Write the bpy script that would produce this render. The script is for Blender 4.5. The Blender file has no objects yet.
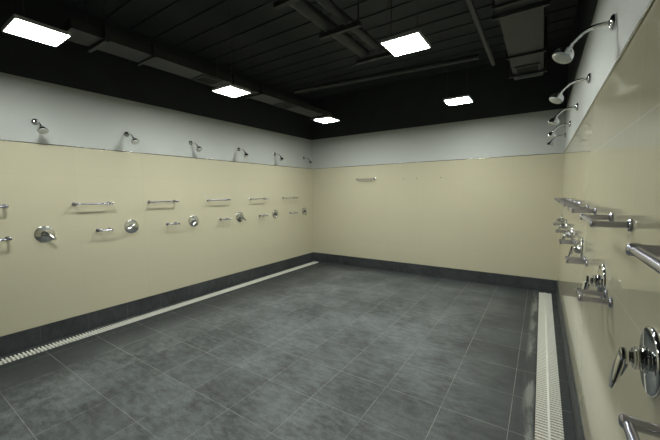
import bpy, bmesh, math, random
from mathutils import Vector, Matrix
random.seed(7)
PI = math.pi
C = bpy.context.scene.collection
scene = bpy.context.scene

# ------------------------------------------------------------------ camera, world, lamps' strength, exposure
W, D = 4.8444, 6.1456            # room width (x) and back wall (y)
ZC, ZT, ZB = 2.2107, 2.8805, 0.200   # top of cream cladding, top of white paint, baseboard height
ZTOP = 3.80                      # dark deck
YF = -2.40                       # wall behind the camera
cam_d = bpy.data.cameras.new('camera')
cam = bpy.data.objects.new('camera', cam_d); C.objects.link(cam)
cam_d.sensor_width = 36.0; cam_d.sensor_fit = 'HORIZONTAL'; cam_d.lens = 318.163 / 660 * 36
cam_d.clip_start = 0.02; cam_d.clip_end = 60
R = ((0.83323398, -0.55162102, -0.03788648), (0.55280531, 0.82970351, 0.07744919), (-0.01128806, -0.08547715, 0.99627619))
m = Matrix([[R[i][0], R[i][2], -R[i][1], (4.58255, 0.0, 1.636)[i]] for i in range(3)] + [[0, 0, 0, 1]])
cam.matrix_world = m
scene.camera = cam

w = bpy.data.worlds.new('world'); scene.world = w; w.use_nodes = True
w.node_tree.nodes['Background'].inputs[0].default_value = (0.6, 0.65, 0.6, 1)
w.node_tree.nodes['Background'].inputs[1].default_value = 0.0
LAMP = 108.0
LAMP_COL = (0.96, 1.0, 0.95)
vs = scene.view_settings
vs.view_transform = 'Standard'; vs.look = 'None'; vs.gamma = 1; vs.use_curve_mapping = False
vs.exposure = 0.0

# ------------------------------------------------------------------ materials
def mat(name):
    mt = bpy.data.materials.new(name); mt.use_nodes = True
    return mt, mt.node_tree, mt.node_tree.nodes['Principled BSDF']

def setin(b, **k):
    for n, v in k.items():
        b.inputs[n.replace('_', ' ')].default_value = v

def simple(name, col, rough, metal=0.0, noise=0.0, scale=20.0, spec=None):
    mt, t, b = mat(name)
    tc = t.nodes.new('ShaderNodeNewGeometry')
    n = t.nodes.new('ShaderNodeTexNoise'); n.inputs['Scale'].default_value = scale; n.inputs['Detail'].default_value = 4
    t.links.new(tc.outputs['Position'], n.inputs['Vector'])
    mr = t.nodes.new('ShaderNodeMapRange')
    mr.inputs['To Min'].default_value = 1 - noise; mr.inputs['To Max'].default_value = 1 + noise
    t.links.new(n.outputs['Fac'], mr.inputs['Value'])
    vm = t.nodes.new('ShaderNodeVectorMath'); vm.operation = 'SCALE'; vm.inputs[0].default_value = col[:3]
    t.links.new(mr.outputs['Result'], vm.inputs['Scale'])
    t.links.new(vm.outputs['Vector'], b.inputs['Base Color'])
    setin(b, Roughness=rough, Metallic=metal)
    if spec is not None: b.inputs['Specular IOR Level'].default_value = spec
    return mt

def math_node(t, op, a, b=None, c=None, clamp=False):
    n = t.nodes.new('ShaderNodeMath'); n.operation = op; n.use_clamp = clamp
    for i, v in enumerate((a, b, c)):
        if v is None: continue
        if isinstance(v, (int, float)): n.inputs[i].default_value = v
        else: t.links.new(v, n.inputs[i])
    return n.outputs[0]

def noise_node(t, vec, scale, detail=4, rough=.55, sx=1, sy=1, sz=1):
    mp = t.nodes.new('ShaderNodeMapping'); mp.inputs['Scale'].default_value = (sx, sy, sz)
    t.links.new(vec, mp.inputs['Vector'])
    n = t.nodes.new('ShaderNodeTexNoise'); n.inputs['Scale'].default_value = scale
    n.inputs['Detail'].default_value = detail; n.inputs['Roughness'].default_value = rough
    t.links.new(mp.outputs[0], n.inputs['Vector'])
    return n.outputs['Fac']

def mix_col(t, fac, a, b):
    n = t.nodes.new('ShaderNodeMix'); n.data_type = 'RGBA'
    for sock, v in ((n.inputs[0], fac), (n.inputs[6], a), (n.inputs[7], b)):
        if isinstance(v, tuple): sock.default_value = (v[0], v[1], v[2], 1)
        elif isinstance(v, (int, float)): sock.default_value = v
        else: t.links.new(v, sock)
    return n.outputs[2]

def smooth(t, v, lo, hi, a=0.0, b=1.0):
    n = t.nodes.new('ShaderNodeMapRange'); n.interpolation_type = 'SMOOTHSTEP'
    t.links.new(v, n.inputs['Value'])
    n.inputs['From Min'].default_value = lo; n.inputs['From Max'].default_value = hi
    n.inputs['To Min'].default_value = a; n.inputs['To Max'].default_value = b
    return n.outputs['Result']

def grid(t, axes, u0, v0, su, sv, mortar, smoothv=0.3):
    """tile grid in real metres on the surface; returns (mortar mask, per-tile random 0..1, position)"""
    g = t.nodes.new('ShaderNodeNewGeometry'); s = t.nodes.new('ShaderNodeSeparateXYZ')
    t.links.new(g.outputs['Position'], s.inputs[0])
    u = math_node(t, 'SUBTRACT', s.outputs[axes[0]], u0); v = math_node(t, 'SUBTRACT', s.outputs[axes[1]], v0)
    c = t.nodes.new('ShaderNodeCombineXYZ'); t.links.new(u, c.inputs[0]); t.links.new(v, c.inputs[1])
    br = t.nodes.new('ShaderNodeTexBrick'); br.offset = 0; br.squash = 1
    t.links.new(c.outputs[0], br.inputs['Vector'])
    for k, val in (('Scale', 1.0), ('Brick Width', su), ('Row Height', sv), ('Mortar Size', mortar), ('Mortar Smooth', smoothv), ('Bias', 0.0)):
        br.inputs[k].default_value = val
    br.inputs['Color1'].default_value = (0, 0, 0, 1); br.inputs['Color2'].default_value = (1, 1, 1, 1); br.inputs['Mortar'].default_value = (.5, .5, .5, 1)
    return br.outputs['Fac'], br.outputs['Color'], g.outputs['Position'], s

def clad(name, axes, u0, joint=(0.42, 0.40, 0.32), jw=0.0012):
    mt, t, b = mat(name)
    mask, rnd, pos, s = grid(t, axes, u0, 0.55, 0.75, 0.66, jw)
    tint = mix_col(t, rnd, (0.560, 0.523, 0.378), (0.575, 0.538, 0.390))
    n = noise_node(t, pos, 1.3, 3)
    tint = mix_col(t, smooth(t, n, .3, .75, 0, .35), tint, (0.55, 0.512, 0.374))
    col = mix_col(t, math_node(t, 'MULTIPLY', mask, .5), tint, joint)
    t.links.new(col, b.inputs['Base Color'])
    n2 = noise_node(t, pos, 30, 3)
    t.links.new(smooth(t, n2, .3, .7, .065, .085), b.inputs['Roughness'])
    bp = t.nodes.new('ShaderNodeBump'); bp.inputs['Strength'].default_value = .03; bp.inputs['Distance'].default_value = .003
    h = math_node(t, 'SUBTRACT', noise_node(t, pos, 1.1, 2), math_node(t, 'MULTIPLY', mask, .25))
    t.links.new(h, bp.inputs['Height']); t.links.new(bp.outputs[0], b.inputs['Normal'])
    return mt

def slate(name, axes, u0, v0, su, sv, floor_=True):
    mt, t, b = mat(name)
    mask, rnd, pos, s = grid(t, axes, u0, v0, su, sv, 0.0022, .2)
    n1 = noise_node(t, pos, 1.6, 6, .62)
    n2 = noise_node(t, pos, 9, 8, .7, 1, 2.2, 1)
    n3 = noise_node(t, pos, 70, 3, .6)
    k = math_node(t, 'ADD', math_node(t, 'MULTIPLY', smooth(t, n1, .30, .72), .55), math_node(t, 'MULTIPLY', smooth(t, n2, .34, .66), .5))
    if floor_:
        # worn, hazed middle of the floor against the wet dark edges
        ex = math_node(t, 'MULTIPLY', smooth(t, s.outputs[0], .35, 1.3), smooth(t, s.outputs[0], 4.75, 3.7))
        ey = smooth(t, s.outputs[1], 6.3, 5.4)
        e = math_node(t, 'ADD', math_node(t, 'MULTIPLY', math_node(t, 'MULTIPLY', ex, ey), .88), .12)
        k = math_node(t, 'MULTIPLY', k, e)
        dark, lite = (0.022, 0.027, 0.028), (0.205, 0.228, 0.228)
    else:
        dark, lite = (0.018, 0.021, 0.023), (0.068, 0.076, 0.080)
    col = mix_col(t, k, dark, lite)
    col = mix_col(t, math_node(t, 'MULTIPLY', rnd, .32), col, (0.045, 0.050, 0.053))
    col = mix_col(t, smooth(t, n3, .25, .8, 0, .30), col, (0.02, 0.022, 0.024))
    if floor_:
        # small light flecks and cement smears along the strip beside the right drain
        vo = t.nodes.new('ShaderNodeTexVoronoi'); vo.inputs['Scale'].default_value = 2.6
        t.links.new(pos, vo.inputs['Vector'])
        col = mix_col(t, smooth(t, vo.outputs['Distance'], .022, .012, 0, .6), col, (.42, .43, .41))
        sm = math_node(t, 'MULTIPLY', smooth(t, s.outputs[0], 4.50, 4.555), smooth(t, s.outputs[0], 4.605, 4.575))
        sm = math_node(t, 'MULTIPLY', sm, smooth(t, noise_node(t, pos, 9, 5, .6, 1, .18, 1), .44, .58, .05, .75))
        col = mix_col(t, sm, col, (.25, .26, .24))
        sl = math_node(t, 'MULTIPLY', smooth(t, s.outputs[0], .02, .05), smooth(t, s.outputs[0], .09, .07))
        sl = math_node(t, 'MULTIPLY', sl, smooth(t, noise_node(t, pos, 4, 5, .6), .5, .62, 0, .45))
        col = mix_col(t, sl, col, (.17, .18, .17))
    gm = math_node(t, 'MULTIPLY', mask, smooth(t, noise_node(t, pos, 3.0, 4, .6), .3, .62, .3, .95))
    col = mix_col(t, gm, col, (0.27, 0.275, 0.25) if floor_ else (0.10, 0.105, 0.105))
    t.links.new(col, b.inputs['Base Color'])
    t.links.new(smooth(t, n2, .25, .75, .42, .62), b.inputs['Roughness'])
    b.inputs['Specular IOR Level'].default_value = .4
    bp = t.nodes.new('ShaderNodeBump'); bp.inputs['Strength'].default_value = .35; bp.inputs['Distance'].default_value = .003
    h = math_node(t, 'SUBTRACT', math_node(t, 'ADD', n2, math_node(t, 'MULTIPLY', n3, .4)), mask)
    t.links.new(h, bp.inputs['Height']); t.links.new(bp.outputs[0], b.inputs['Normal'])
    return mt

M = {}
M['clad_side'] = clad('cream_panels_side', (1, 2), 2.24 - .75 * 8)
M['clad_right'] = clad('cream_panels_right', (1, 2), 2.24 - .75 * 8, (0.74, 0.73, 0.62), 0.0022)
M['clad_back'] = clad('cream_panels_back', (0, 2), -.35)
M['white'] = simple('white_paint', (0.500, 0.520, 0.490), .55, noise=.03, scale=2)
M['black'] = simple('black_paint', (0.036, 0.040, 0.042), .6, noise=.2, scale=3, spec=.3)
M['duct'] = simple('dark_painted_duct', (0.043, 0.044, 0.042), .5, noise=.15, scale=6, spec=.3)
M['pipe'] = simple('dark_painted_pipe', (0.040, 0.043, 0.043), .5, noise=.15, scale=9, spec=.4)
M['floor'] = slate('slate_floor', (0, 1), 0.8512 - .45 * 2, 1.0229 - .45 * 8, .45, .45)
M['base_side'] = slate('slate_baseboard_side', (1, 2), 2.39 - .445 * 12, -.2, .445, .45, False)
M['base_back'] = slate('slate_baseboard_back', (0, 2), 0.81 - .455 * 2, -.2, .455, .45, False)
M['channel'] = simple('drain_channel', (0.02, 0.02, 0.018), .6, noise=.3)
M['grate'] = simple('off_white_plastic', (0.76, 0.76, 0.68), .4, noise=.06, scale=14)
M['chrome'] = simple('chrome', (0.72, 0.73, 0.75), .08, 1.0)
M['brushed'] = simple('satin_metal', (0.45, 0.45, 0.53), .25, 1.0, noise=.05)
M['steel_trim'] = simple('steel_trim', (0.42, 0.42, 0.40), .22, 1.0)
M['face'] = simple('pale_spray_plate', (0.62, 0.64, 0.60), .35, .25, noise=.12, scale=300)
M['dark'] = simple('dark_metal', (0.08, 0.08, 0.08), .4, .5)
M['lampframe'] = simple('lamp_frame', (0.5, 0.5, 0.5), .5)
M['wire'] = simple('wire', (0.12, 0.12, 0.12), .4, .6)
mt, t, b = mat('lamp_diffuser')
setin(b, Roughness=.5); b.inputs['Base Color'].default_value = (.9, .9, .9, 1)
b.inputs['Emission Color'].default_value = (*LAMP_COL, 1); b.inputs['Emission Strength'].default_value = LAMP
M['diffuser'] = mt

# ------------------------------------------------------------------ mesh helpers
class MB:
    def __init__(s): s.bm = bmesh.new()
    def box(s, a, b, mi=0):
        x0, y0, z0 = a; x1, y1, z1 = b
        v = [s.bm.verts.new(p) for p in ((x0,y0,z0),(x1,y0,z0),(x1,y1,z0),(x0,y1,z0),(x0,y0,z1),(x1,y0,z1),(x1,y1,z1),(x0,y1,z1))]
        for f in ((0,3,2,1),(4,5,6,7),(0,1,5,4),(1,2,6,5),(2,3,7,6),(3,0,4,7)):
            s.bm.faces.new([v[i] for i in f]).material_index = mi
        return s
    def bevel(s, w, seg=2):
        bmesh.ops.bevel(s.bm, geom=s.bm.edges[:], offset=w, segments=seg, affect='EDGES', profile=.5)
        return s
    def lathe(s, prof, org, ax, n=32, cap=True):
        """prof: list of (distance along axis, radius)"""
        ax = Vector(ax).normalized(); u = ax.orthogonal().normalized(); v = ax.cross(u); org = Vector(org)
        rings = []
        for d, r in prof:
            if r < 1e-6: rings.append([s.bm.verts.new(org + ax * d)])
            else: rings.append([s.bm.verts.new(org + ax * d + (u * math.cos(2*PI*i/n) + v * math.sin(2*PI*i/n)) * r) for i in range(n)])
        for a, b in zip(rings, rings[1:]):
            for i in range(n):
                j = (i + 1) % n
                q = [a[i % len(a)], a[j % len(a)], b[j % len(b)], b[i % len(b)]]
                q = list(dict.fromkeys(q))
                if len(q) > 2: s.bm.faces.new(q)
        if cap:
            for rg in (rings[0], rings[-1]):
                if len(rg) > 2: s.bm.faces.new(rg)
        bmesh.ops.recalc_face_normals(s.bm, faces=s.bm.faces[:])
        return s
    def cyl(s, a, b, r, r2=None, n=24):
        a = Vector(a); b = Vector(b)
        return s.lathe([(0, r), ((b - a).length, r if r2 is None else r2)], a, b - a, n)
    def tube(s, pts, rad, n=16, sub=6):
        P = [Vector(p) for p in pts]; rr = rad if isinstance(rad, (list, tuple)) else [rad] * len(P)
        out = []; ro = []
        for i in range(len(P) - 1):
            p0 = P[max(i-1, 0)]; p1 = P[i]; p2 = P[i+1]; p3 = P[min(i+2, len(P)-1)]
            for k in range(sub):
                t_ = k / sub
                out.append(.5 * ((2*p1) + (-p0+p2)*t_ + (2*p0-5*p1+4*p2-p3)*t_*t_ + (-p0+3*p1-3*p2+p3)*t_**3)); ro.append(rr[i]*(1-t_) + rr[i+1]*t_)
        out.append(P[-1]); ro.append(rr[-1])
        ref = None; rings = []
        for i, p in enumerate(out):
            tg = (out[min(i+1, len(out)-1)] - out[max(i-1, 0)]).normalized()
            if ref is None: ref = tg.orthogonal().normalized()
            ref = (ref - tg * ref.dot(tg)).normalized(); bt = tg.cross(ref)
            rings.append([s.bm.verts.new(p + (ref * math.cos(2*PI*k/n) + bt * math.sin(2*PI*k/n)) * ro[i]) for k in range(n)])
        for a, b in zip(rings, rings[1:]):
            for i in range(n): s.bm.faces.new((a[i], a[(i+1) % n], b[(i+1) % n], b[i]))
        s.bm.faces.new(rings[0]); s.bm.faces.new(rings[-1])
        bmesh.ops.recalc_face_normals(s.bm, faces=s.bm.faces[:])
        return s
    def build(s, name, mats, parent=None, smooth_=True):
        me = bpy.data.meshes.new(name); s.bm.to_mesh(me); s.bm.free()
        for mm in (mats if isinstance(mats, (list, tuple)) else [mats]): me.materials.append(mm)
        if smooth_:
            me.polygons.foreach_set('use_smooth', [True] * len(me.polygons))
            me.set_sharp_from_angle(angle=math.radians(38))
        o = bpy.data.objects.new(name, me); C.objects.link(o)
        if parent: o.parent = parent
        return o

def thing(name, label, cat, loc=(0, 0, 0), rz=0, group=None):
    o = bpy.data.objects.new(name, None); C.objects.link(o); o.empty_display_size = .05
    o.location = loc; o.rotation_euler = (0, 0, rz); o['label'] = label; o['category'] = cat
    if group: o['group'] = group
    return o
def tag(o, label, cat, group=None):
    o['label'] = label; o['category'] = cat
    if group: o['group'] = group
    return o
def struct(o, label=None, cat=None):
    o['kind'] = 'structure'
    if label: o['label'] = label
    if cat: o['category'] = cat
    return o
def kids(o): return [c for c in bpy.data.objects if c.parent == o]
def dup(root, loc, rz, label, group=None):
    def cp(o, par):
        c = o.copy(); C.objects.link(c); c.parent = par
        for k in ch[o.name]: cp(k, c)
        return c
    ch = {}
    def walk(o):
        ch[o.name] = kids(o)
        for k in ch[o.name]: walk(k)
    walk(root)
    r = cp(root, None); r.location = loc; r.rotation_euler = (0, 0, rz); r['label'] = label
    if group: r['group'] = group
    return r

# ------------------------------------------------------------------ room shell
GL, GR = (0.085, 0.255), (4.600, 4.772)       # drain slots (x ranges)
GY = D - .075                                 # drain stops just before the back baseboard
T = .12
mb = MB()
for x0, x1, y1 in ((-T, GL[0], D+T), (GL[1], GR[0], D+T), (GR[1], W+T, D+T)):
    mb.box((x0, YF-T, -.14), (x1, y1, 0))
for g in (GL, GR):
    mb.box((g[0], GY, -.14), (g[1], D+T, 0))
    mb.box((g[0], YF-T, -.14), (g[1], GY, -.09), 1)
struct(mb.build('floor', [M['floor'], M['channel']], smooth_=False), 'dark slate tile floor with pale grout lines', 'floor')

def wall(name, a, b, axis, mats, label):
    """box wall cut into cream cladding, white paint, black paint bands"""
    mb = MB()
    for mi, (z0, z1) in enumerate(((-.14, ZC), (ZC, ZT), (ZT, ZTOP))):
        mb.box((a[0], a[1], z0), (b[0], b[1], z1), mi)
    return struct(mb.build(name, mats, smooth_=False), label, 'wall')
side = [M['clad_side'], M['white'], M['black']]
back = [M['clad_back'], M['white'], M['black']]
wall('wall_left', (-T, YF-T), (0, D+T), 0, side, 'long left wall, cream glossy panels below white paint')
wall('wall_right', (W, YF-T), (W+T, D+T), 0, [M['clad_right'], M['white'], M['black']], 'right wall beside the camera, cream glossy panels below white paint')
wall('wall_back', (0, D), (W, D+T), 1, back, 'back wall facing the camera, cream panels below white paint')
wall('wall_front', (0, YF-T), (W, YF), 1, [M['black']] * 3, 'dark painted wall behind the camera')

mb = MB(); mb.box((-T, YF-T, ZTOP), (W+T, D+T, ZTOP+.1))
y = YF + .1
while y < D:                                    # ribs of the dark metal deck, running across the room
    mb.box((-.01, y, ZTOP-.012), (W+.01, y+.10, ZTOP)); y += .30
struct(mb.build('ceiling', M['black'], smooth_=False), 'open black painted ribbed ceiling deck', 'ceiling')

BT = .014
for nm, a, b, mk, lb in (('baseboard_left', (0, YF), (BT, D), 'base_side', 'dark slate baseboard along the left wall'),
                     ('baseboard_right', (W-BT, YF), (W, D), 'base_side', 'dark slate baseboard along the right wall'),
                     ('baseboard_back', (BT, D-BT), (W-BT, D), 'base_back', 'dark slate baseboard along the back wall'),
                     ('baseboard_front', (BT, YF), (W-BT, YF+BT), 'base_back', 'dark slate baseboard behind the camera')):
    struct(MB().box((*a, 0.0), (*b, ZB)).build(nm, M[mk], smooth_=False), lb, 'baseboard')
tw, th = .008, .010
for i, (a, b, lb) in enumerate((((0, YF), (tw, D), 'thin metal strip over the left wall panels'), ((W-tw, YF), (W, D), 'thin metal strip over the right wall panels'),
                            ((tw, D-tw), (W-tw, D), 'thin metal strip over the back wall panels'), ((tw, YF), (W-tw, YF+tw), 'thin metal strip behind the camera'))):
    struct(MB().box((*a, ZC-th), (*b, ZC)).bevel(.0038, 4).build('trim_%d' % (i+1), M['steel_trim']), lb, 'trim')

# ------------------------------------------------------------------ drain grates: cross slats on a centre spine
def grate(x0, x1, label):
    mb = MB(); xm = (x0 + x1) / 2; a, b = x0 + .004, x1 - .004
    y = YF + .05
    while y < GY - .02:
        mb.box((a, y, -.008), (b, y+.0175, -.001)); y += .031
    mb.box((xm-.007, YF+.03, -.020), (xm+.007, GY-.004, .0005))
    for q in (a+.012, b-.018): mb.box((q, YF+.03, -.085), (q+.006, GY-.004, -.016))
    return tag(mb.build('drain_grate', M['grate'], smooth_=False), label, 'drain grate')
grate(*GL, 'off-white slatted drain grate along the left wall')
grate(*GR, 'off-white slatted drain grate along the right wall')

# ------------------------------------------------------------------ ceiling lamps hung on thin wires
LS = .155
def lamp(x, y, label):
    r = thing('ceiling_lamp', label, 'ceiling lamp', (x, y, ZT), 0, 'square panel lamps')
    mb = MB()
    o = LS + .008
    for a, b in (((-o, -o), (o, -LS)), ((-o, LS), (o, o)), ((-o, -LS), (-LS, LS)), ((LS, -LS), (o, LS))):
        mb.box((*a, -.004), (*b, .022))
    mb.box((-LS, -LS, .010), (LS, LS, .022))
    mb.build('frame', M['lampframe'], r, False)
    MB().box((-LS, -LS, .0), (LS, LS, .009)).build('diffuser', M['diffuser'], r, False)
    MB().box((-.05, -.09, .022), (.05, .09, .05)).build('driver_box', M['dark'], r, False)
    for sx in (-1, 1):
        MB().cyl((sx*.13, -.1, .02), (sx*.13, -.1, ZTOP-.04-ZT), .0018, n=6).build('hanging_wire', M['wire'], r)
    return r
for x, y, lb in ((1.31, .895, 'square white panel lamp at the top left corner of the picture'),
             (1.37, 2.69, 'square white panel lamp over the left side, middle of the row of three'),
             (1.44, 4.65, 'square white panel lamp near the back left corner'),
             (3.57, 2.72, 'square white panel lamp at the top centre, right of the pipe pair'),
             (3.57, 4.77, 'square white panel lamp near the back wall on the right side')):
    lamp(x, y, lb)

# ------------------------------------------------------------------ ducts and pipes under the deck
def duct(x0, x1, y0, y1, z0, z1, seams, grilles, label):
    r = thing('air_duct', label, 'air duct', (x0, y0, z0))
    L = y1 - y0; w_ = x1 - x0; h = z1 - z0
    MB().box((0, 0, 0), (w_, L, h)).build('duct_body', M['duct'], r, False)
    for s_ in seams:
        s_ -= y0
        mb = MB(); q = .022
        mb.box((-q, s_-.012, -q), (w_+q, s_+.012, 0)); mb.box((-q, s_-.012, h), (w_+q, s_+.012, h+q))
        mb.box((-q, s_-.012, 0), (0, s_+.012, h)); mb.box((w_, s_-.012, 0), (w_+q, s_+.012, h))
        mb.build('joint_flange', M['duct'], r, False)
    for g0, g1 in grilles:
        g0 -= y0; g1 -= y0; mb = MB(); e = .03; zt = -.014
        mb.box((e, g0, zt), (w_-e, g0+.02, 0)); mb.box((e, g1-.02, zt), (w_-e, g1, 0))
        mb.box((e, g0+.02, zt), (e+.02, g1-.02, 0)); mb.box((w_-e-.02, g0+.02, zt), (w_-e, g1-.02, 0))
        gr = mb.build('grille_frame', M['pipe'], r, False)
        mb = MB(); k = g0 + .035
        while k < g1 - .03: mb.box((e+.02, k, zt+.003), (w_-e-.02, k+.008, -.001)); k += .024
        mb.build('louvres', M['duct'], gr, False)
    for s_ in (.25, L/2, L-.25):
        mb = MB()
        for x in (-.03, w_+.03): mb.cyl((x, s_, -.02), (x, s_, ZTOP-.04-z0), .004, n=8)
        mb.box((-.04, s_-.015, -.035), (w_+.04, s_+.015, -.001))
        mb.build('hanger', M['pipe'], r, False)
    return r
duct(.79, 1.10, 1.19, 5.35, 3.10, 3.19, (1.46, 1.90, 2.95, 3.45), ((2.52, 2.80), (4.0, 4.3)), 'long dark air duct above the left side lamps')
duct(4.22, 4.54, 1.2, 5.02, 3.10, 3.40, (2.96, 4.13), ((4.5, 4.9),), 'dark air duct with end grille high on the right side')

def pipe(name, pts, r, label, cat='pipe'):
    mb = MB()
    for a, b in zip(pts, pts[1:]): mb.cyl(a, b, r, n=16)
    return tag(mb.build(name, M['pipe']), label, cat)
pipe('ceiling_pipe', [(2.85, -1.0, 3.20), (2.85, 3.35, 3.20)], .055, 'thick dark ceiling pipe, left one of the side by side pair')
pipe('ceiling_pipe', [(3.04, -1.0, 3.20), (3.04, 3.35, 3.20)], .040, 'thinner dark ceiling pipe, right one of the side by side pair')
pipe('ceiling_pipe', [(1.55, 3.68, 3.10), (3.95, 3.92, 3.10)], .028, 'slim dark pipe crossing the room in front of the back lamps')
pipe('ceiling_pipe', [(4.05, 1.8, 3.12), (4.05, 4.3, 3.12)], .022, 'slim dark pipe running beside the right air duct')
for yy, lb in ((2.00, 'near'), (2.62, 'middle'), (3.35, 'far')):
    r = thing('pipe_hanger', 'dark strut hanger under the pipe pair, the %s one' % lb, 'pipe hanger', (2.95, yy, 3.125))
    MB().box((-.20, -.02, -.02), (.24, .02, .019)).build('strut', M['pipe'], r, False)
    for x in (-.18, .22): MB().cyl((x, 0, .019), (x, 0, ZTOP-.045-3.125), .005, n=8).build('threaded_rod', M['pipe'], r)

# ------------------------------------------------------------------ showers  (local frame: +X out of the wall, Z up)
ORD = {0: 'nearest the camera', 1: 'second from the camera', 2: 'third from the camera', 3: 'third from the back corner', 4: 'second from the back corner', 5: 'closest to the back corner'}
def make_shower(ax):
    r = thing('wall_shower', '', 'shower')
    MB().lathe([(0, .035), (.006, .036), (.014, .034), (.020, .027), (.023, .0125), (.027, .011)], (0, 0, 0), (1, 0, 0), 28).build('wall_flange', M['chrome'], r)
    MB().tube([(.010, 0, 0), (.045, 0, .001), (.085, 0, -.003), (.118, 0, -.016), (.143, 0, -.036), (.170, 0, -.064)], .0095, 14).build('arm', M['chrome'], r)
    j = Vector((.174, 0, -.070))
    mb = MB(); mb.lathe([(-.012, .010), (-.010, .0125), (.000, .0135), (.010, .0125), (.012, .010)], j, (.5, 0, -.86), 20)
    mb.cyl(j + Vector((0, -.016, 0)), j + Vector((0, .016, 0)), .005, n=10)
    mb.build('swivel_joint', M['chrome'], r)
    ax = Vector(ax).normalized()
    o = j + ax * .010
    h = MB().lathe([(0, .012), (.004, .021), (.010, .030), (.020, .039), (.032, .0445), (.044, .0465), (.054, .0465), (.0565, .042)], o, ax, 36).build('head', M['chrome'], r)
    MB().lathe([(0, .0405), (.003, .039), (.0045, .030), (.005, 0)], o + ax * .0565, ax, 32).build('spray_face', M['face'], h)
    return r
ZS = 2.432
YS = [1.17, 2.08, 3.00, 3.94, 4.87, 5.83]
protos = [make_shower((.46, .24, -.86)), make_shower((.30, .05, -.95)), make_shower((.62, .05, -.78))]
used = [False] * 3
def put_shower(k, x, y, rz, label, group):
    if not used[k]:
        used[k] = True; r = protos[k]; r.location = (x, y, ZS); r.rotation_euler = (0, 0, rz); r['label'] = label; r['group'] = group
    else: dup(protos[k], (x, y, ZS), rz, label, group)
for i, y in enumerate(YS):
    put_shower((2, 2, 2, 1, 1, 1)[i], 0.0, y, 0, 'chrome shower on bent arm on the left wall, ' + ORD[i], 'shower heads on the left wall')
for i, y in enumerate(YS[1:]):
    put_shower((0, 0, 1, 1, 1)[i], W, y, PI, 'chrome shower on bent arm on the right wall, ' + ['topmost and largest', 'second from the top', 'middle of five', 'second from the back corner', 'closest to the back corner'][i], 'shower heads on the right wall')

# ------------------------------------------------------------------ mixer valves
def make_valve():
    r = thing('shower_valve', '', 'shower valve')
    MB().lathe([(0, .091), (.004, .091), (.008, .088), (.0095, .084), (.0105, .045), (.0125, .036), (.015, .034)], (0, 0, 0), (1, 0, 0), 48).build('faceplate', M['chrome'], r)
    MB().lathe([(.014, .030), (.020, .031), (.024, .028), (.028, .028), (.030, .030), (.034, .030), (.035, .0265), (.039, .0265), (.041, .0165), (.044, .0150), (.048, .0165), (.052, .0165)], (0, 0, 0), (1, 0, 0), 32).build('hub', M['chrome'], r)
    # paddle lever: round cap over the stem, then a flat blade that widens and leans away from the wall
    mb = MB()
    mb.lathe([(.044, .015), (.047, .021), (.056, .0235), (.063, .021), (.067, .012), (.068, 0)], (0, 0, 0), (1, 0, 0), 28)
    sec = [(.055, .014, .014, .009), (.057, -.002, .018, .0140), (.062, -.026, .0185, .0145), (.069, -.052, .018, .0120), (.076, -.078, .0175, .0085), (.080, -.092, .013, .005)]
    rings = []
    for x, z, hw, ht in sec:
        rings.append([mb.bm.verts.new((x + ht*math.cos(a), hw*math.sin(a), z)) for a in [2*PI*k/16 for k in range(16)]])
    for a, b_ in zip(rings, rings[1:]):
        for i in range(16): mb.bm.faces.new((a[i], a[(i+1) % 16], b_[(i+1) % 16], b_[i]))
    mb.bm.faces.new(rings[0]); mb.bm.faces.new(rings[-1]); bmesh.ops.recalc_face_normals(mb.bm, faces=mb.bm.faces[:])
    mb.build('lever_handle', M['chrome'], r)
    return r
pv = make_valve(); first = True
def put_valve(x, y, z, rz, ang, label, group):
    global first
    if first: r = pv; r.location = (x, y, z); r.rotation_euler = (0, 0, rz); r['label'] = label; r['group'] = group; first = False
    else: r = dup(pv, (x, y, z), rz, label, group)
    for c in kids(r):
        if c.name.startswith('lever'): c.rotation_euler = (math.radians(ang), 0, 0)
for i, (y, a) in enumerate(zip((1.17, 2.07, 2.99, 3.92, 4.85, 5.82), (48, -72, -42, 50, -40, -25))):
    put_valve(0, y, 1.213, 0, a, 'round chrome shower valve on the left wall, ' + ORD[i], 'shower valves on the left wall')
for i, (y, a) in enumerate(zip((1.15, 1.99, 3.00, 3.94, 4.87, 5.83), (8, 12, -14, 20, -20, 0))):
    put_valve(W, y, (1.178 if i == 0 else 1.19), PI, a, 'round chrome shower valve on the right wall, ' + ['largest, cut by the picture edge' , 'second from the camera', 'third from the camera', 'third from the back corner', 'second from the back corner', 'closest to the back corner'][i], 'shower valves on the right wall')

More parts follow.
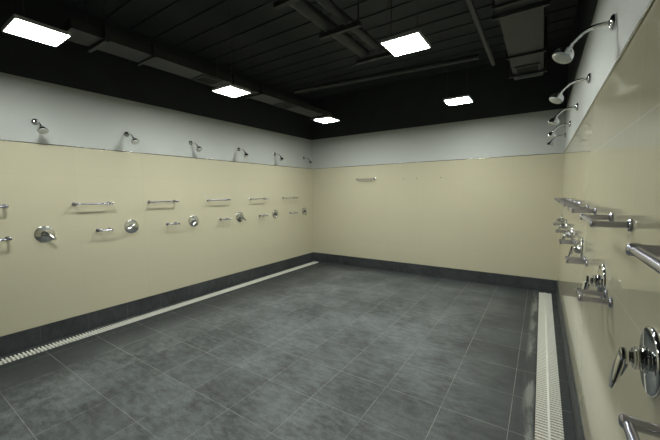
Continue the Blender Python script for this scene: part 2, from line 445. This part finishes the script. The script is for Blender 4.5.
# ------------------------------------------------------------------ towel bars, long and short
def make_bar(name, L, cat, off=.100):
    r = thing(name, '', cat)
    for s_ in (-1, 1):
        yy = s_ * L / 2
        p = MB().lathe([(.006, .0115), (off - .012, .0115), (off - .006, .0135), (off + .008, .0135), (off + .012, .009), (off + .013, 0)], (0, yy, 0), (1, 0, 0), 20).build('post', M['brushed'], r)
        MB().lathe([(0, .0225), (.006, .0225), (.010, .019), (.011, .0105)], (0, yy, 0), (1, 0, 0), 24).build('wall_flange', M['brushed'], p)
    MB().cyl((off, -L/2, 0), (off, L/2, 0), .0098, n=16).build('rail', M['brushed'], r)
    return r
BW = ['beside the valve cut by the edge', 'between the first and second valves', 'between the second and third valves', 'between the third and fourth valves', 'between the fourth and fifth valves', 'between the last two valves']
for name, L, z, cat, word, ysL, ysR in (
        ('towel_bar', .36, 1.535, 'towel bar', 'long', (.69, 1.635, 2.50, 3.445, 4.365, 5.275), (.70, 1.665, 2.53, 3.46, 4.38, 5.28)),
        ('short_towel_bar', .125, 1.203, 'short towel bar', 'short', (.81, 1.74, 2.625, 3.56, 4.47, 5.38), (.775, 1.79, 2.66, 3.58, 4.48, 5.38))):
    pb = make_bar(name, L, cat); f = True
    for wl, ys, x, rz in (('left', ysL, 0, 0), ('right', ysR, W, PI)):
        for i, y in enumerate(ys):
            where = ('cut by the picture edge', 'second from the camera', 'third from the camera', 'third from the back corner', 'second from the back corner', 'closest to the back corner')[i]
            lb = '%s two-post metal bar on the %s wall, %s' % (word, wl, where); gp = '%s bars on the %s wall' % (word, wl)
            zz = z - (0 if wl == 'left' else .022 if word == 'long' else .038)
            if f: pb.location = (x, y, zz); pb.rotation_euler = (0, 0, rz); pb['label'] = lb; pb['group'] = gp; f = False
            else: dup(pb, (x, y, zz), rz, lb, gp)

# ------------------------------------------------------------------ hook rail and leftover screws on the back wall
r = thing('hook_rail', 'small metal rail with five hooks alone on the back wall', 'hook rail', (1.445, D, 1.915), -PI/2)
for s_ in (-1, 1):
    p = MB().lathe([(.004, .009), (.055, .009), (.060, .013), (.072, .013), (.076, .008), (.077, 0)], (0, s_*.20, 0), (1, 0, 0), 18).build('post', M['brushed'], r)
    MB().lathe([(0, .022), (.006, .022), (.009, .016), (.010, .009)], (0, s_*.20, 0), (1, 0, 0), 20).build('wall_flange', M['brushed'], p)
MB().cyl((.064, -.20, 0), (.064, .20, 0), .008, n=14).build('rail', M['brushed'], r)
for k in range(5):
    yy = -.14 + .07 * k
    MB().tube([(.064, yy, -.005), (.064, yy, -.028), (.072, yy, -.043), (.086, yy, -.043), (.092, yy, -.030)], .004, 8, 4).build('hook', M['brushed'], r)
for x, lb in ((2.27, 'leftmost of three tiny screws in the back wall, closest to the hook rail'), (2.54, 'tiny screw in the back wall, middle of three'), (3.0, 'tiny screw in the back wall, rightmost of three')):
    tag(MB().lathe([(0, .009), (.006, .009), (.010, .005), (.011, 0)], (x, D, 1.895), (0, -1, 0), 12).build('wall_screw', M['dark']), lb, 'screw', 'screws in the back wall')
